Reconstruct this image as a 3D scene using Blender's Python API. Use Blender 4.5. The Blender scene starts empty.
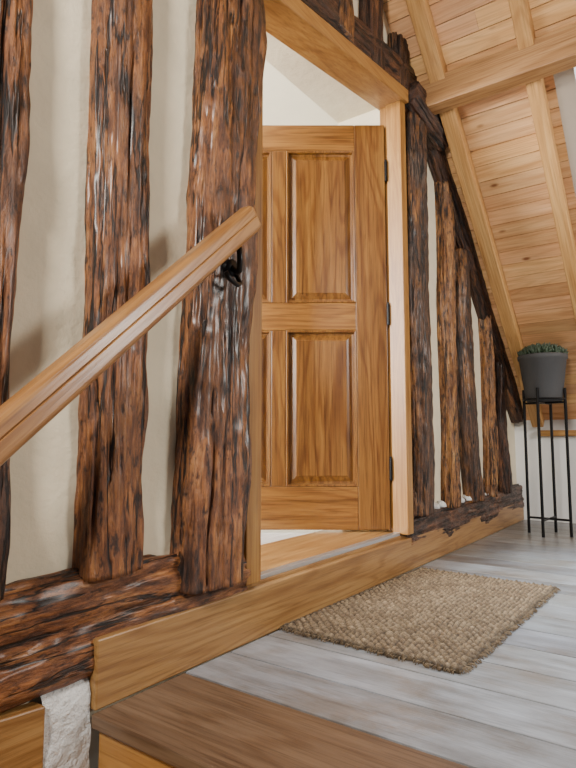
import bpy, bmesh, math, random
from mathutils import Vector, Matrix, noise
random.seed(7)
SC=bpy.context.scene; COL=bpy.context.collection
SL=0.91; XK=4.65; ZK=0.75
def roofz(x): return ZK+SL*(XK-x)

# ---------------------------------------------------------------- materials
def ramp(nt,fac,stops,x=0,y=0):
    r=nt.nodes.new('ShaderNodeValToRGB')
    while len(r.color_ramp.elements)<len(stops): r.color_ramp.elements.new(0.5)
    for e,(p,c) in zip(r.color_ramp.elements,stops):
        e.position=p; e.color=(c[0],c[1],c[2],1) if hasattr(c,'__len__') else (c,c,c,1)
    nt.links.new(fac,r.inputs[0]); return r.outputs[0]
def newmat(name):
    m=bpy.data.materials.new(name); m.use_nodes=True
    nt=m.node_tree; b=nt.nodes['Principled BSDF']; return m,nt,b
def coords(nt,scale,rand=True,rot=(0,0,0)):
    tc=nt.nodes.new('ShaderNodeTexCoord'); out=tc.outputs['Object']
    if rand:
        oi=nt.nodes.new('ShaderNodeObjectInfo'); mu=nt.nodes.new('ShaderNodeMath'); mu.operation='MULTIPLY'
        mu.inputs[1].default_value=37.0; nt.links.new(oi.outputs['Random'],mu.inputs[0])
        ad=nt.nodes.new('ShaderNodeVectorMath'); ad.operation='ADD'
        nt.links.new(out,ad.inputs[0]); nt.links.new(mu.outputs[0],ad.inputs[1]); out=ad.outputs[0]
    mp=nt.nodes.new('ShaderNodeMapping'); mp.inputs['Scale'].default_value=scale; mp.inputs['Rotation'].default_value=rot
    nt.links.new(out,mp.inputs[0]); return mp.outputs[0]
def tnoise(nt,vec,scale,detail=4,dist=0,rough=.5):
    n=nt.nodes.new('ShaderNodeTexNoise'); n.inputs['Scale'].default_value=scale; n.inputs['Detail'].default_value=detail
    n.inputs['Distortion'].default_value=dist; n.inputs['Roughness'].default_value=rough
    nt.links.new(vec,n.inputs['Vector']); return n.outputs['Fac']
def setin(nt,s,v):
    if hasattr(v,'is_linked'): nt.links.new(v,s)
    elif hasattr(v,'__len__'): s.default_value=(v[0],v[1],v[2],1)
    else: s.default_value=v
def mix(nt,fac,a,b,mode='MIX'):
    m=nt.nodes.new('ShaderNodeMix'); m.data_type='RGBA'; m.blend_type=mode
    setin(nt,m.inputs[0],fac); setin(nt,m.inputs[6],a); setin(nt,m.inputs[7],b); return m.outputs[2]
def math_(nt,op,a,b=0.0,c=0.0):
    m=nt.nodes.new('ShaderNodeMath'); m.operation=op
    setin(nt,m.inputs[0],a); setin(nt,m.inputs[1],b); setin(nt,m.inputs[2],c); return m.outputs[0]
def bump(nt,b,h,strength,dist):
    n=nt.nodes.new('ShaderNodeBump'); n.inputs['Strength'].default_value=strength; n.inputs['Distance'].default_value=dist
    nt.links.new(h,n.inputs['Height']); nt.links.new(n.outputs[0],b.inputs['Normal']); return n
def axs(ax,c,l):
    s=[c,c,c]; s['xyz'.index(ax)]=l; return tuple(s)

def rustic_mat(name,bright=1.0,warm=0.5,rough=.3,coat=.4,red=1.0,grey=.25):
    m,nt,b=newmat(name)
    patch=tnoise(nt,coords(nt,(5,5,1.8)),1.0,9,.2,.70)
    gp=tnoise(nt,coords(nt,(8,8,2.5)),1.3,8,.2,.68)
    grain=tnoise(nt,coords(nt,(34,34,6.5)),1.0,8,.3,.72)
    fine=tnoise(nt,coords(nt,(170,170,14)),1.0,4,.1,.6)
    pit=tnoise(nt,coords(nt,(60,60,24)),1.0,6,0,.65)
    cr=tnoise(nt,coords(nt,(11,11,.75)),1.0,5,.25,.6)
    crack=ramp(nt,math_(nt,'ABSOLUTE',math_(nt,'SUBTRACT',cr,.5)),[(.005,(0,0,0)),(.02,(1,1,1))])
    k=bright; g_=1/red
    dk=ramp(nt,grain,[(.34,(.009,.004,.0025)),(.46,(.040*k,.0145*k*g_,.0065*k)),(.58,(.080*k,.029*k*g_,.0115*k)),(.72,(.14*k,.056*k*g_,.022*k))])
    lt=ramp(nt,grain,[(.34,(.040*k,.013*k,.005*k)),(.45,(.15*k,.050*k*g_,.014*k)),(.56,(.26*k,.098*k*g_,.028*k)),(.72,(.42*k,.20*k*g_,.070*k))])
    gy=ramp(nt,grain,[(.34,(.02,.014,.011)),(.5,(.11,.078,.060)),(.72,(.26,.205,.165))])
    pf=ramp(nt,patch,[(.60-.22*warm,0.0),(.72-.22*warm,1.0)])
    c=mix(nt,pf,dk,lt)
    c=mix(nt,ramp(nt,gp,[(.56,0.0),(.68,min(1,grey*2.4))]),c,gy)
    c=mix(nt,.8,c,ramp(nt,fine,[(.36,(.40,.34,.31)),(.52,(1,1,1)),(.7,(1.35,1.3,1.2))]),'MULTIPLY')
    c=mix(nt,.92,c,ramp(nt,pit,[(.36,(.13,.10,.09)),(.46,(1,1,1))]),'MULTIPLY')
    c=mix(nt,.94,c,crack,'MULTIPLY')
    nt.links.new(c,b.inputs['Base Color'])
    nt.links.new(ramp(nt,grain,[(.38,.6),(.6,rough)]),b.inputs['Roughness'])
    b.inputs['Coat Weight'].default_value=coat; b.inputs['Coat Roughness'].default_value=.27
    h=math_(nt,'MULTIPLY_ADD',fine,.10,grain); h=math_(nt,'MULTIPLY_ADD',pit,.5,h); h=math_(nt,'MULTIPLY_ADD',crack,.5,h)
    bump(nt,b,h,.9,.013)
    return m
def wood_mat(name,ax,c0,c1,c2,rough=.42,figure=.25,knots=False,tone=False,coat=.1,sc=1.0,grainc=.6,k=1.0):
    c0,c1,c2=[tuple(v*k for v in c) for c in (c0,c1,c2)]
    m,nt,b=newmat(name)
    g=tnoise(nt,coords(nt,axs(ax,5*sc,.45*sc)),1.0,3,.5,.45)
    f=tnoise(nt,coords(nt,axs(ax,150*sc,5*sc)),1.0,4,.1,.6)
    f2=tnoise(nt,coords(nt,axs(ax,38*sc,1.6*sc)),1.0,5,.2,.6)
    s2=math_(nt,'MULTIPLY_ADD',math_(nt,'SINE',math_(nt,'MULTIPLY',g,110.0)),.5,.5)
    base=ramp(nt,f2,[(.3,c0),(.5,c1),(.72,c2)])
    fig=ramp(nt,s2,[(0,(1-.6*figure,1-.8*figure,1-figure)),(.55,(1,1,1))])
    c=mix(nt,1.0,base,fig,'MULTIPLY')
    c=mix(nt,grainc,c,ramp(nt,f,[(.32,(.5,.42,.34)),(.50,(1,1,1))]),'MULTIPLY')
    if knots:
        vk=coords(nt,axs(ax,9,4.2)); vo=nt.nodes.new('ShaderNodeTexVoronoi'); vo.inputs['Scale'].default_value=1.0; vo.inputs['Randomness'].default_value=1
        nt.links.new(vk,vo.inputs['Vector'])
        c=mix(nt,ramp(nt,vo.outputs['Distance'],[(.05,(1,1,1)),(.13,(0,0,0))]),c,(.24,.085,.025))
    if tone:
        at=nt.nodes.new('ShaderNodeAttribute'); at.attribute_name='tone'; c=mix(nt,1.0,c,at.outputs['Color'],'MULTIPLY')
    nt.links.new(c,b.inputs['Base Color']); b.inputs['Roughness'].default_value=rough
    b.inputs['Coat Weight'].default_value=coat; b.inputs['Coat Roughness'].default_value=.25
    bump(nt,b,f,.3,.002)
    return m
def plain(name,c,rough=.5,metal=0,nb=0,ns=40,var=.0,dist=.004):
    m,nt,b=newmat(name); b.inputs['Roughness'].default_value=rough; b.inputs['Metallic'].default_value=metal
    v=coords(nt,(1,1,1),False); n=tnoise(nt,v,ns,6,0,.6); n2=tnoise(nt,v,3.5,4,0,.6)
    lo=tuple(x*(1-var) for x in c); cc=ramp(nt,n2,[(.3,lo),(.65,c)]); nt.links.new(cc,b.inputs['Base Color'])
    if nb: bump(nt,b,n,nb,dist)
    return m
RUST=rustic_mat('rustic_timber',1.25,1.05,.32,.35,grey=.06)
RUSTC=rustic_mat('rustic_timber_glossy',1.25,.85,.29,.45,grey=.08)
RUSTD=rustic_mat('rustic_timber_dark',1.1,.3,.42,.15,grey=.2)
RUSTM=rustic_mat('rustic_timber_mid',1.3,.95,.36,.25,grey=.08)
RUSTL=rustic_mat('rustic_log_grey_brown',1.25,.5,.42,.15,.9,grey=.35)
LOGL=rustic_mat('peeled_log',1.2,1.5,.45,.1,.88,grey=.2)
OAKX=wood_mat('oak_x','x',(.30,.148,.046),(.385,.204,.066),(.46,.265,.097),k=.82,figure=.35)
OAKH=wood_mat('oak_head','x',(.36,.155,.035),(.47,.225,.056),(.55,.29,.085),k=.75,figure=.3)
OAKY=wood_mat('oak_y','y',(.36,.163,.040),(.46,.23,.060),(.54,.29,.088),k=.9)
NOSE=wood_mat('oak_nosing','y',(.11,.062,.034),(.155,.092,.051),(.20,.126,.073),.42,.3,grainc=.8,k=.95)
OAKZ=wood_mat('oak_z','z',(.36,.155,.030),(.46,.216,.046),(.54,.28,.072),k=.72)
OAKR=wood_mat('oak_rail','z',(.27,.118,.036),(.35,.166,.052),(.43,.222,.080),.33,.3,coat=.25)
DOORZ=wood_mat('door_oak_z','z',(.12,.046,.0078),(.18,.074,.0138),(.24,.112,.024),.34,.5,coat=.2,grainc=.9,k=.92)
DOORX=wood_mat('door_oak_x','x',(.145,.058,.010),(.21,.089,.0175),(.27,.126,.029),.34,.4,coat=.2,grainc=.9,k=.95)
PINEY=wood_mat('pine_boards','y',(.66,.345,.145),(.78,.45,.21),(.87,.55,.285),.5,.22,True,True,.05,grainc=.35)
PINER=wood_mat('pine_rafter','z',(.46,.23,.07),(.56,.305,.105),(.64,.385,.15),.5,.25)
PINEP=wood_mat('pine_purlin','y',(.32,.16,.057),(.40,.21,.08),(.48,.27,.115),.5,.3)
PLAST=plain('cream_plaster',(.78,.69,.505),.85,0,.4,16,.16,.014)
WHITE=plain('white_paint',(.82,.82,.80),.8,0,.3,30,.05)
GREYP=plain('skylight_frame_paint',(.34,.28,.22),.6)
MORT=plain('white_render',(.80,.80,.78),.9,0,1.0,45,.15,.02)
CREAM=plain('cream_wall',(.84,.77,.63),.8,0,.1,30,.04)
BLACK=plain('black_iron',(.012,.012,.013),.38,.6)
METAL=plain('aluminium_strip',(.55,.57,.6),.35,.9)
POT=plain('grey_ceramic',(.06,.06,.063),.7,0,.3,60,.2)
SOIL=plain('soil',(.03,.02,.015),.95,0,1,60,.4)
GAP=plain('underlay_dark',(.012,.010,.009),.95)
LEAF=plain('succulent_leaf',(.045,.075,.04),.5,0,.2,30,.4)
def floor_mat():
    m,nt,b=newmat('grey_washed_planks')
    at=nt.nodes.new('ShaderNodeAttribute'); at.attribute_name='tone'
    off=nt.nodes.new('ShaderNodeVectorMath'); off.operation='MULTIPLY_ADD'   # shift the pattern per plank
    tc=nt.nodes.new('ShaderNodeTexCoord'); nt.links.new(at.outputs['Color'],off.inputs[0]); off.inputs[1].default_value=(31,57,0); nt.links.new(tc.outputs['Object'],off.inputs[2])
    def mp(s):
        q=nt.nodes.new('ShaderNodeMapping'); q.inputs['Scale'].default_value=s; nt.links.new(off.outputs[0],q.inputs[0]); return q.outputs[0]
    g=tnoise(nt,mp((22,3.2,7)),1.0,8,.3,.60); f=tnoise(nt,mp((170,8,90)),1,4,.1,.6); p=tnoise(nt,mp((5,2.6,1)),1.0,8,.2,.68)
    c=ramp(nt,g,[(.30,(.155,.158,.160)),(.45,(.205,.214,.222)),(.60,(.250,.264,.280)),(.78,(.32,.338,.36))])
    c=mix(nt,1.0,c,ramp(nt,p,[(.38,(1.12,1.12,1.12)),(.50,(.93,.91,.88)),(.62,(.74,.63,.53))]),'MULTIPLY')
    c=mix(nt,.6,c,ramp(nt,f,[(.32,(.62,.60,.58)),(.5,(1,1,1))]),'MULTIPLY')
    c=mix(nt,1.0,c,at.outputs['Color'],'MULTIPLY')
    nt.links.new(c,b.inputs['Base Color']); b.inputs['Roughness'].default_value=.30
    bump(nt,b,f,.25,.003); return m
FLOOR=floor_mat()
def jute():
    m,nt,b=newmat('jute'); v=coords(nt,(1,1,1),False)
    n=tnoise(nt,v,40,5,0,.7); n2=tnoise(nt,v,420,3,0,.6); n3=tnoise(nt,v,9,3,0,.6)
    c=ramp(nt,n,[(.32,(.13,.086,.048)),(.5,(.235,.165,.095)),(.68,(.36,.27,.165))]); c2=ramp(nt,n2,[(.35,(.45,.42,.4)),(.6,(1.1,1.1,1.1))])
    c=mix(nt,.9,c,c2,'MULTIPLY'); c=mix(nt,1.0,c,ramp(nt,n3,[(.35,(.85,.83,.8)),(.6,(1,1,1))]),'MULTIPLY')
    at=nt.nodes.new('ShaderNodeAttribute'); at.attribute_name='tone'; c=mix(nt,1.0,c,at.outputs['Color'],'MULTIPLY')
    nt.links.new(c,b.inputs['Base Color']); b.inputs['Roughness'].default_value=.95; bump(nt,b,n2,.6,.004); return m
JUTE=jute()
LAM=wood_mat('bedroom_floor','x',(.60,.60,.60),(.70,.71,.73),(.78,.80,.82),.35,.2)

# ---------------------------------------------------------------- geometry helpers
def obj(name,verts,faces,mat,parent=None,smooth=False,bev=0,tones=None):
    me=bpy.data.meshes.new(name); me.from_pydata([tuple(v) for v in verts],[],faces); me.update()
    if mat: me.materials.append(mat)
    if smooth: me.polygons.foreach_set('use_smooth',[True]*len(me.polygons))
    o=bpy.data.objects.new(name,me); COL.objects.link(o)
    if tones is not None:
        a=me.color_attributes.new('tone','FLOAT_COLOR','POINT')
        for i,t in enumerate(tones): a.data[i].color=(t[0],t[1],t[2],1)
    if parent: o.parent=parent
    bm=bmesh.new(); bm.from_mesh(me); bmesh.ops.recalc_face_normals(bm,faces=bm.faces); bm.to_mesh(me); bm.free()
    if bev:
        md=o.modifiers.new('bevel','BEVEL'); md.width=bev; md.segments=2; md.limit_method='ANGLE'
    return o
def boxv(x0,x1,y0,y1,z0,z1):
    return [Vector((x,y,z)) for x in (x0,x1) for y in (y0,y1) for z in (z0,z1)]
BF=[(0,1,3,2),(4,6,7,5),(0,4,5,1),(2,3,7,6),(0,2,6,4),(1,5,7,3)]
def box(name,x0,x1,y0,y1,z0,z1,mat,parent=None,bev=.003):
    return obj(name,boxv(x0,x1,y0,y1,z0,z1),BF,mat,parent,bev=bev)
class Multi:
    def __init__(s): s.v=[];s.f=[];s.t=[]
    def add(s,vs,fs,tone=(1,1,1)):
        n=len(s.v); s.v+=list(vs); s.f+=[tuple(i+n for i in f) for f in fs]; s.t+=[tone]*len(vs)
    def box(s,*a,tone=(1,1,1)): s.add(boxv(*a),BF,tone)
    def prism(s,poly,y0,y1):
        n=len(poly); vs=[Vector((x,y0,z)) for x,z in poly]+[Vector((x,y1,z)) for x,z in poly]
        s.add(vs,[tuple(range(n)),tuple(range(2*n-1,n-1,-1))]+[(i,(i+1)%n,n+(i+1)%n,n+i) for i in range(n)])
    def tube(s,pts,r,n=8,tone=(1,1,1)):
        pts=[Vector(p) for p in pts]; vs=[];fs=[]
        for i,p in enumerate(pts):
            d=(pts[min(i+1,len(pts)-1)]-pts[max(i-1,0)]).normalized()
            a=d.orthogonal() if i==0 else (pa-d*pa.dot(d))
            a.normalize(); pa=a; b=d.cross(a); rr=r[i] if hasattr(r,'__len__') else r
            vs+=[p+(a*math.cos(2*math.pi*k/n)+b*math.sin(2*math.pi*k/n))*rr for k in range(n)]
        for i in range(len(pts)-1):
            fs+=[(i*n+k,i*n+(k+1)%n,(i+1)*n+(k+1)%n,(i+1)*n+k) for k in range(n)]
        fs+=[tuple(range(n)),tuple(range((len(pts)-1)*n,len(pts)*n))]
        s.add(vs,fs,tone)
    def lathe(s,c,prof,n=40):
        vs=[];fs=[]
        for r,z in prof: vs+=[Vector((c[0]+r*math.cos(2*math.pi*k/n),c[1]+r*math.sin(2*math.pi*k/n),z)) for k in range(n)]
        for i in range(len(prof)-1): fs+=[(i*n+k,i*n+(k+1)%n,(i+1)*n+(k+1)%n,(i+1)*n+k) for k in range(n)]
        fs+=[tuple(range(n)),tuple(range((len(prof)-1)*n,len(prof)*n))]
        s.add(vs,fs)
    def obj(s,name,mat,**k): return obj(name,s.v,s.f,mat,tones=s.t,**k)
def empty(name,loc=(0,0,0)):
    e=bpy.data.objects.new(name,None); e.location=loc; COL.objects.link(e); return e

def rustic(name,p0,p1,w,d,mat,seed,w1=None,sq=7.0,amp=.007,groove=.006,bow=.004,ydir=(0,1,0),ncr=7,crd=.012,chip=.010):
    """hand-hewn timber, grain along local Z, with drying cracks"""
    p0=Vector(p0);p1=Vector(p1); L=(p1-p0).length; z=(p1-p0).normalized(); y=Vector(ydir); y=(y-z*y.dot(z)).normalized(); x=y.cross(z)
    w1=w if w1 is None else w1; NR=max(8,int(L/.011)); NC=128; vs=[];fs=[]; S=seed*13.7
    rg=random.Random(seed); cracks=[]
    for c in range(ncr):
        h0=rg.uniform(-.1,L*.9); cracks.append((rg.uniform(0,2*math.pi),h0,h0+rg.uniform(.3,1.1),rg.uniform(.03,.06),rg.uniform(.5,1)*crd,rg.uniform(0,99)))
    prof=[]
    for k in range(NC):
        a=2*math.pi*k/NC; ca,sa=math.cos(a),math.sin(a); r=(abs(ca)**sq+abs(sa)**sq)**(-1/sq); prof.append((a,ca,sa,ca*r,sa*r))
    for i in range(NR+1):
        h=L*i/NR; f=i/NR; ww=w+(w1-w)*f
        ox=bow*2*noise.noise(Vector((S,h*1.3,1))); oy=min(bow,.008)*noise.noise(Vector((S+5,h*1.3,2)))
        act=[(a0+.25*noise.noise(Vector((cs,h*2.5,0))),wd,dp*min(1,(h-h0)/.12,(h1-h)/.12)) for a0,h0,h1,wd,dp,cs in cracks if h0<h<h1]
        for a,ca,sa,px,py in prof:
            q=amp*1.5*noise.noise(Vector((px*1.5+S,py*1.5,h*2.6)))
            g=noise.fractal(Vector((px*6+S,py*6,h*2.2)),.8,2,4)
            q+=groove*1.3*(g-abs(g)*.5)+amp*.35*noise.noise(Vector((px*3+S,py*3+4,h*22)))
            cor=abs(px*py); 
            if cor>.45:
                q-=chip*2.2*(cor-.45)*(1+1.6*noise.noise(Vector((px+S,py+2,h*5))))
            for ac,wd,dp in act:
                dd=(a-ac+math.pi)%(2*math.pi)-math.pi
                if abs(dd)<wd*2.2: q-=dp*math.exp(-(dd/wd)**2)
            vs.append(Vector((px*ww/2+ox+ca*q,py*d/2+oy+sa*q,h)))
    for i in range(NR): fs+=[(i*NC+k,i*NC+(k+1)%NC,(i+1)*NC+(k+1)%NC,(i+1)*NC+k) for k in range(NC)]
    fs+=[tuple(range(NC-1,-1,-1)),tuple(range(NR*NC,(NR+1)*NC))]
    o=obj(name,vs,fs,mat,smooth=True)
    o.matrix_world=Matrix(((x.x,y.x,z.x,p0.x),(x.y,y.y,z.y,p0.y),(x.z,y.z,z.z,p0.z),(0,0,0,1)))
    return o

# ---------------------------------------------------------------- timber wall
W=Multi()
W.prism([(-1.2,-.9),(1.40,-.9),(1.40,roofz(1.40)),(-1.2,roofz(1.4))],1.175,1.25)
W.prism([(1.40,2.23),(2.56,2.40),(2.56,roofz(2.56)),(1.40,roofz(1.40))],1.175,1.25)
W.prism([(2.56,-.1),(4.65,-.1),(4.65,.75),(2.56,roofz(2.56))],1.175,1.5)
W.prism([(1.40,-.9),(2.56,-.9),(2.56,.14),(1.40,.14)],1.175,1.5)
W.prism([(.6,2.3),(2.56,2.3),(2.56,roofz(2.56)),(.6,roofz(1.2))],1.25,1.5)
W.obj('wall_left',PLAST)
rustic('timber_sill_beam',(-1.0,1.215,.195),(1.385,1.215,.180),.25,.15,RUSTM,1,amp=.012,groove=.006,ncr=14,crd=.018)
rustic('timber_sill_beam',(2.565,1.20,.15),(4.62,1.19,.175),.19,.14,RUSTD,2,amp=.010)
rustic('timber_post',(.54,1.18,.29),(.545,1.18,3.0),.17,.14,RUSTM,3,ncr=14,crd=.02)
rustic('timber_post',(.892,1.178,.285),(.880,1.178,3.0),.178,.125,RUST,4,.165,ncr=18,crd=.018)
rustic('timber_post',(1.222,1.175,.195),(1.330,1.175,3.2),.245,.165,RUSTC,5,.265,amp=.010,groove=.009,ncr=24,crd=.024)
rustic('timber_lintel_beam',(1.28,1.19,2.225),(2.80,1.19,2.465),.22,.15,RUSTD,6,amp=.010)
for i,(x,w) in enumerate([(1.62,.15),(1.98,.16),(2.28,.17),(2.56,.15)]):
    rustic('timber_stud',(x,1.18,2.30),(x+.02,1.18,roofz(x)-.02),w,.13,RUSTL if i%2 else RUSTD,8+i)
rustic('timber_tie_beam',(2.62,1.14,2.36),(3.00,1.11,2.26),.14,.16,RUSTD,15)
def brz(x): return 2.30+ (x-2.925)*(-.91)
for i,(x,w,m,dx,bw) in enumerate([(2.725,.18,RUSTL,0.02,.02),(3.11,.15,LOGL,.04,.05),(3.52,.20,RUSTL,-.08,.05),(3.87,.12,LOGL,0.03,.05),(4.19,.16,RUSTD,-.02,.03)]):
    rustic('timber_log_post',(x,1.165,.235),(x+dx,1.165,brz(x) if i else 2.32),w,.13 if i else .14,m,20+i,w*(.85 if i%2 else 1.1),sq=2.6,amp=.013,bow=bw,chip=0)
rustic('timber_diagonal_brace',(2.86,1.15,brz(2.86)+.06),(4.62,1.15,brz(4.62)+.04),.19,.13,RUSTD,31)
MM=Multi()
for i in range(26):
    x=2.66+random.random()*1.5; r=.025+random.random()*.02
    MM.lathe((x,1.165,0),[(r*math.cos(t),.245+r*.9*math.sin(t)) for t in (0,.5,1,1.4)],10)
MM.obj('lime_mortar_bedding',MORT,smooth=True)

# ---------------------------------------------------------------- baseboard, stair head
BB=Multi(); BB.prism([(.842,0.0),(4.64,0.0),(4.64,.138),(.842,.153)],1.128,1.155); BB.obj('baseboard_left',OAKX,bev=.004)
box('stair_nosing',.83,1.112,-.35,1.127,-.030,0.0,NOSE,bev=.004)
ST=Multi()
ST.box(.852,.875,-.35,1.127,-.19,-.0305)
for k in range(1,4):
    z=-.19*k; xf=.85-.24*k
    ST.box(xf-.02,xf+.25,-.35,1.127,z-.03,z); ST.box(xf,xf+.025,-.35,1.127,z-.19,z-.03)
ST.obj('staircase',OAKY,bev=.003)
SK=Multi(); SK.prism([(-.9,-.85),(.722,-.85),(.722,.055),(.60,.065),(-.9,-.8)],1.13,1.174); SK.obj('stair_skirting',OAKX,bev=.004)
RB=Multi()
nx,nz=14,24
for i in range(nx+1):
    for j in range(nz+1):
        x=.724+.115*i/nx; z=-.5+.585*j/nz
        RB.v.append(Vector((x,1.140+.010*noise.noise(Vector((x*22,z*22,3)))+(.03*max(0,(z-.03)/.055)**2),z))); RB.t.append((1,1,1))
RB.f=[(i*(nz+1)+j,(i+1)*(nz+1)+j,(i+1)*(nz+1)+j+1,i*(nz+1)+j+1) for i in range(nx) for j in range(nz)]
RB.obj('render_patch',MORT,smooth=True)

# ---------------------------------------------------------------- floor planks
FL=Multi(); x=1.114; last=.9
while x<4.66:
    y=1.127; first=True
    while y>-2.4:
        L=random.uniform(.9,2.0) if first else 2.0; first=False
        t=random.uniform(.76,1.20)
        while abs(t-last)<.12: t=random.uniform(.76,1.20)
        last=t
        y2=max(y-L,-2.4); c=(t,t*random.uniform(.98,1.01),t*random.uniform(.96,1.05))
        FL.box(x+.0025,min(x+.1725,4.66),y2+.0015,y,-.03,0,tone=c); y=y2
    x+=.175
FL.obj('floor',FLOOR,bev=.0012)
SF=Multi(); SF.box(1.0,4.7,-2.4,1.5,-.10,-.031); SF.obj('floor_underlay',GAP)

# ---------------------------------------------------------------- knee wall & sloped ceiling
box('wall_back',4.65,4.75,-2.4,1.5,-.1,.75,WHITE,bev=0)
box('trim_1',4.61,4.66,-2.4,1.00,.628,.672,OAKY)
th=math.atan(SL); s=Vector((-math.cos(th),0,math.sin(th))); nrm=Vector((math.sin(th),0,math.cos(th))) # outward
O=Vector((XK,0,ZK))
def rv(u,y,n): return O+s*u+nrm*n+Vector((0,y,0))
def rbox(M,u0,u1,y0,y1,n0,n1,tone=(1,1,1)): M.add([rv(u,y,n) for u in (u0,u1) for y in (y0,y1) for n in (n0,n1)],BF,tone)
def xu(x): return (XK-x)/math.cos(th)
hu0,hu1,hy0,hy1=xu(3.65),xu(2.80),-.35,.455
CE=Multi(); u=-.12; 
while u<5.3:
    cuts=[(-2.4,1.2)]
    if u+.094>hu0 and u<hu1: cuts=[(-2.4,hy0),(hy1,1.2)]
    for y0,y1 in cuts:
        b=random.uniform(y0+.2,y1-.2) if y1-y0>1.5 else None
        for (a,c) in ([(y0,b),(b,y1)] if b else [(y0,y1)]):
            t=random.uniform(.80,1.06); rbox(CE,u+.0018,u+.0922,a+.001,c,0,.018,(t,t*random.uniform(.93,1.02),t*random.uniform(.86,1.02)))
    u+=.094
CE.obj('ceiling',PINEY)
RS=Multi(); 
for (a,b2,c,d) in [(-.12,hu0,-2.4,1.5),(hu1,5.3,-2.4,1.5),(hu0,hu1,-2.4,hy0),(hu0,hu1,hy1,1.5)]: rbox(RS,a,b2,c,d,.019,.12)
RS.obj('roof_deck',SOIL)
SKY=Multi()
for (a,b2,c,d) in [(hu0-.03,hu1+.03,hy0-.03,hy0+.06),(hu0-.03,hu1+.03,hy1-.06,hy1+.03),(hu0-.03,hu0+.06,hy0,hy1),(hu1-.06,hu1+.03,hy0,hy1)]: rbox(SKY,a,b2,c,d,-.012,.15)
SKY.obj('window_1',GREYP)
for i,(y0,y1) in enumerate([(.955,1.035),(.53,.60),(-.44,-.37),(-.95,-.88),(-1.5,-1.43)]):
    o=obj('roof_rafter',[Vector((a,b2,c)) for a in (-.075,0.0) for b2 in (y0,y1) for c in (.0,5.2)],BF,PINER,bev=.004)
    o.matrix_world=Matrix(((nrm.x,0,s.x,O.x),(0,1,0,0),(nrm.z,0,s.z,O.z),(0,0,0,1)))
box('roof_purlin',2.70,2.80,-2.4,1.10,2.305,2.455,PINEP,bev=.005)

# ---------------------------------------------------------------- door frame & door
DF=empty('door_frame')
box('jamb_left',1.365,1.436,1.130,1.235,.165,2.16,OAKZ,DF)
box('jamb_right',2.514,2.575,1.120,1.197,.165,2.30,OAKZ,DF)
box('jamb_right_rebate',2.530,2.575,1.197,1.24,.165,2.30,OAKZ,DF)
H=Multi(); H.prism([(1.385,2.095),(2.575,2.280),(2.575,2.347),(1.385,2.162)],1.100,1.250); H.obj('head',OAKH,parent=DF,bev=.004)
box('threshold',1.385,2.57,1.19,1.5,.13,.172,OAKX,DF)
box('threshold_front',1.385,2.57,1.157,1.19,.13,.160,OAKX,DF)
box('threshold_strip',1.438,2.512,1.160,1.192,.160,.174,METAL,DF,bev=.002)

DR=empty('door_1'); T=.02
def dbox(n,x0,x1,z0,z1,m,t=T): return box(n,x0,x1,-t,t,z0,z1,m,DR,bev=.004)
DW=1.05; st=.150; mu=.072; pw=(DW-2*st-mu)/2
zr=[0,.20,.945,1.08,1.850,1.985]
dbox('stile_hinge',0,st,0,zr[5],DOORZ); dbox('stile_lock',DW-st,DW,0,zr[5],DOORZ)
dbox('rail_bottom',st,DW-st,0,zr[1],DOORX,.0198); dbox('rail_middle',st,DW-st,zr[2],zr[3],DOORX,.0198); dbox('rail_top',st,DW-st,zr[4],zr[5],DOORX,.0198)
for k,(a,b2) in enumerate([(zr[1],zr[2]),(zr[3],zr[4])]):
    dbox('mullion_%d'%k,st+pw,st+pw+mu,a,b2,DOORZ,.0196)
    for j,x0 in enumerate((st,st+pw+mu)):
        P=Multi(); x1=x0+pw
        for sg in (1,-1):
            rings=[(0,.019),(.003,.022),(.010,.021),(.013,.001),(.022,.000),(.048,.011),(.050,.0135)]
            vs=[]; 
            for ins,d in rings: vs+=[Vector((x0+ins,sg*d,a+ins)),Vector((x1-ins,sg*d,a+ins)),Vector((x1-ins,sg*d,b2-ins)),Vector((x0+ins,sg*d,b2-ins))]
            fs=[(r*4+q,r*4+(q+1)%4,(r+1)*4+(q+1)%4,(r+1)*4+q) for r in range(len(rings)-1) for q in range(4)]+[tuple(range(len(rings)*4-4,len(rings)*4))]
            P.add(vs,fs)
        P.obj('panel_%d_%d'%(k,j),DOORZ,parent=DR)
HG=Multi()
for z in (.28,1.02,1.74):
    HG.tube([(-.004,.024,z-.05),(-.004,.024,z+.05)],.0075,10); HG.tube([(-.004,.024,z+.05),(-.004,.024,z+.06)],.005,8)
HG.obj('hinges',BLACK,parent=DR)
ang=math.atan2(.8131,-.5821)
DR.location=(2.523,1.216,.182); DR.rotation_euler=(0,0,ang)

# ---------------------------------------------------------------- room beyond
box('floor_bedroom',-.6,4.8,1.5,4.4,.10,.168,LAM,bev=0)
box('wall_bedroom_far',-.6,4.8,4.4,4.5,.1,3.1,CREAM,bev=0)
box('wall_bedroom_right',4.8,4.9,1.5,4.5,.1,3.1,CREAM,bev=0)
box('wall_bedroom_left',-.7,-.6,1.25,4.5,.1,3.1,CREAM,bev=0)
box('ceiling_bedroom',-.7,4.9,1.5,4.5,3.0,3.1,CREAM,bev=0)

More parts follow.
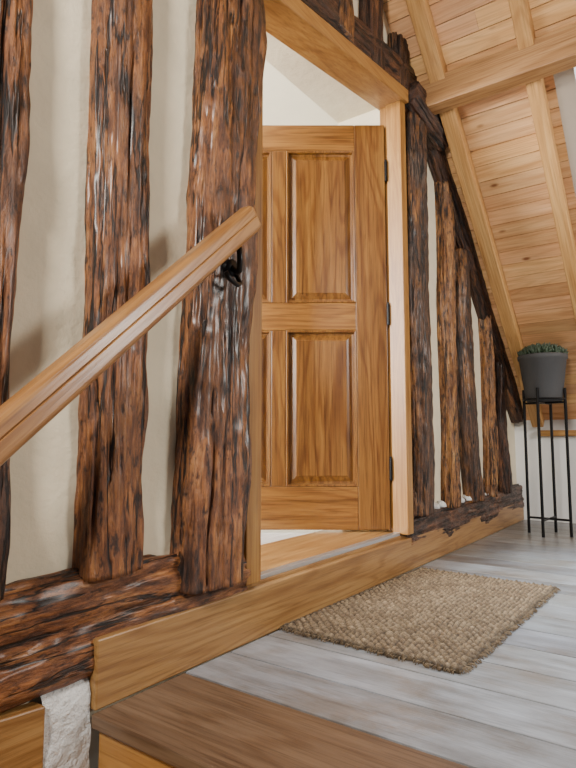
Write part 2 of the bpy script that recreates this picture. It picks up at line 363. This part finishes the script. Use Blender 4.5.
# ---------------------------------------------------------------- handrail
HR=empty('handrail')
p0=Vector((.05,1.02,.168)); p1=Vector((1.243,1.02,1.236)); z=(p1-p0).normalized(); y=Vector((0,1,0)); x=y.cross(z)
L=(p1-p0).length
prof=[]
for (cx0,cy0,a0_) in ((.023,.012,0),(-.023,.012,90),(-.023,-.012,180),(.023,-.012,270)):
    for q_ in range(5):
        a=math.radians(a0_+q_*22.5); prof.append((cx0+.014*math.cos(a),cy0+.014*math.sin(a)))
prof=prof[:15]+[(-.006,-.026),(-.003,-.0235),(0,-.026)]+prof[15:]
vs=[];fs=[];n=len(prof)
for h in (0,L-.008,L): 
    k=1 if h<L else .9
    vs+=[Vector((a*k,b2*k,h)) for a,b2 in prof]
for i in range(2): fs+=[(i*n+k,i*n+(k+1)%n,(i+1)*n+(k+1)%n,(i+1)*n+k) for k in range(n)]
fs+=[tuple(range(n)),tuple(range(2*n,3*n))]
o=obj('rail',vs,fs,OAKR,parent=HR); o.matrix_world=Matrix(((x.x,y.x,z.x,p0.x),(x.y,y.y,z.y,p0.y),(x.z,y.z,z.z,p0.z),(0,0,0,1)))
B=Multi(); bx,bz=1.225,1.105
B.tube([(bx,1.098,bz-.01),(bx,1.072,bz-.01)],[.028,.024],20)
B.tube([(bx,1.075,bz-.01),(bx-.005,1.05,bz-.03),(bx-.02,1.03,bz-.03),(bx-.03,1.02,bz-.005),(bx-.035,1.02,bz+.04)],.0085,10)
dd=z*.05
B.tube([Vector((bx-.05,1.02,bz+.038))-dd,Vector((bx-.05,1.02,bz+.038))+dd],.009,10)
B.tube([(bx+.012,1.07,bz-.03),(bx+.02,1.06,bz-.055),(bx-.005,1.05,bz-.066),(bx-.04,1.05,bz-.055),(bx-.055,1.05,bz-.04)],.007,8)
B.obj('bracket',BLACK,parent=HR,smooth=True)

# ---------------------------------------------------------------- door mat (boucle basket weave)
GX,GY=420,234; LX,LY=1.06,.585; M=Multi(); cx_,cy_=.032,.0170
def hgt(x,y):
    x+=.006*noise.noise(Vector((x*14,y*14,1))); y+=.005*noise.noise(Vector((x*14,y*14,5)))
    j=math.floor(y/cy_); fy=y/cy_-j; xx=x/cx_+(.5 if j%2 else 0)+.3*noise.noise(Vector((j*3.1,0,0))); fx=xx-math.floor(xx)
    return (math.sin(math.pi*fy)**.7)*(math.sin(math.pi*fx)**.5)
for i in range(GX+1):
    for j in range(GY+1):
        x=LX*i/GX; y=LY*j/GY; e=min(i,GX-i,j,GY-j)
        r=hgt(x,y); zz=.005+.011*r+.003*noise.noise(Vector((x*70,y*70,0)))
        if e==0: zz=.001
        ex=.008*noise.noise(Vector((y*12,i*.01,9))); ey=.008*noise.noise(Vector((x*12,5,j*.01)))
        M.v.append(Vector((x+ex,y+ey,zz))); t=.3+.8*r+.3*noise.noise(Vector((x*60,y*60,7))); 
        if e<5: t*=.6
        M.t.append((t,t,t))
M.f=[(i*(GY+1)+j,(i+1)*(GY+1)+j,(i+1)*(GY+1)+j+1,i*(GY+1)+j+1) for i in range(GX) for j in range(GY)]
for k in range(900):
    sd=random.random()
    if sd<.36: bx_,by_,dx,dy=random.random()*LX,0,0,-1
    elif sd<.72: bx_,by_,dx,dy=random.random()*LX,LY,0,1
    elif sd<.86: bx_,by_,dx,dy=0,random.random()*LY,-1,0
    else: bx_,by_,dx,dy=LX,random.random()*LY,1,0
    l=random.uniform(.006,.02); a=random.uniform(-.008,.008)
    M.tube([(bx_-dx*.006,by_-dy*.006,.007),(bx_+dx*l*.5+abs(dy)*a*.4,by_+dy*l*.5+abs(dx)*a*.4,.008),(bx_+dx*l+abs(dy)*a,by_+dy*l+abs(dx)*a,.003)],.0012,4,tone=(.8,.8,.8))
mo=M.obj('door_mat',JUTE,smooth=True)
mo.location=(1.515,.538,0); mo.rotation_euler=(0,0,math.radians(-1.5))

# ---------------------------------------------------------------- plant stand + pot
cx,cy=4.01,.822
S=Multi(); legs=[]; a0=math.radians(35.6+45+4)
for k in range(4):
    a=a0+k*math.pi/2; legs.append((cx+.128*math.cos(a),cy+.128*math.sin(a)))
for lx,ly in legs: S.tube([(lx,ly,0),(lx,ly,.93)],.0095,8)
for zz in (.10,.840):
    S.tube([(legs[0][0],legs[0][1],zz),(legs[2][0],legs[2][1],zz)],.007,8); S.tube([(legs[1][0],legs[1][1],zz),(legs[3][0],legs[3][1],zz)],.007,8)
S.tube([(cx+.128*math.cos(t*math.pi/16),cy+.128*math.sin(t*math.pi/16),.862) for t in range(33)],.006,6)
S.obj('plant_stand',BLACK)
PS=empty('potted_succulent')
Q=Multi(); zb=.848; Q.lathe((cx,cy),[(.0,zb),(.104,zb),(.110,zb+.01),(.144,zb+.27),(.152,zb+.275),(.152,zb+.300),(.146,zb+.303),(.139,zb+.297),(.134,zb+.27),(.0,zb+.27)],48)
Q.obj('pot',POT,parent=PS,smooth=True)
G=Multi(); G.lathe((cx,cy),[(.0,zb+.272),(.135,zb+.272),(.11,zb+.290),(.0,zb+.32)],32); G.obj('soil',SOIL,parent=PS,smooth=True)
G=Multi()
for k in range(750):
    r=.132*math.sqrt(random.random()); a=random.random()*6.28; h=zb+.285+.06*(1-(r/.135)**2)
    px,py=cx+r*math.cos(a),cy+r*math.sin(a); t=a+random.uniform(-.6,.6); l=random.uniform(.018,.042)
    G.tube([(px,py,h),(px+l*.4*math.cos(t),py+l*.4*math.sin(t),h+l*.6),(px+l*.7*math.cos(t),py+l*.7*math.sin(t),h+l)],[.004,.006,.001],6)
G.obj('succulent',LEAF,parent=PS,smooth=True)

# ---------------------------------------------------------------- light
w=bpy.data.worlds.new('world'); SC.world=w; w.use_nodes=True
bg=w.node_tree.nodes['Background']; bg.inputs[0].default_value=(.84,.91,1,1); bg.inputs[1].default_value=.14
def area(name,loc,tgt,sx,sy,pw,col):
    l=bpy.data.lights.new(name,'AREA'); l.shape='RECTANGLE'; l.size=sx; l.size_y=sy; l.energy=pw; l.color=col
    o=bpy.data.objects.new(name,l); COL.objects.link(o); o.location=loc
    o.rotation_euler=(Vector(tgt)-Vector(loc)).to_track_quat('-Z','Y').to_euler(); return o
area('window_light_right',(2.9,-2.1,1.7),(2.4,1.1,.6),.7,.7,85,(1,.96,.90))
area('window_light_stairwell',(-1.5,.05,2.3),(2.2,1.1,1.5),.45,.45,140,(1,.94,.86))
area('skylight_light',(3.75,.05,3.6),(2.9,.3,0),.6,.6,330,(.74,.87,1))
area('bedroom_fill_light',(-.5,3.0,1.8),(4.0,2.6,2.0),1.6,1.6,330,(.97,.98,1))  # area lamp added inside the closed bedroom to brighten it; no window there

# ---------------------------------------------------------------- camera
cam=bpy.data.cameras.new('camera'); co=bpy.data.objects.new('camera',cam); COL.objects.link(co); SC.camera=co
yaw=math.radians(35.6); p=math.radians(5.55)
fw=Vector((math.cos(yaw)*math.cos(p),math.sin(yaw)*math.cos(p),math.sin(p))); rt=Vector((math.sin(yaw),-math.cos(yaw),0)); up=rt.cross(fw)
co.matrix_world=Matrix(((rt.x,up.x,-fw.x,0),(rt.y,up.y,-fw.y,0),(rt.z,up.z,-fw.z,.6),(0,0,0,1)))
cam.sensor_fit='HORIZONTAL'; cam.sensor_width=36; cam.lens=36; cam.clip_start=.02
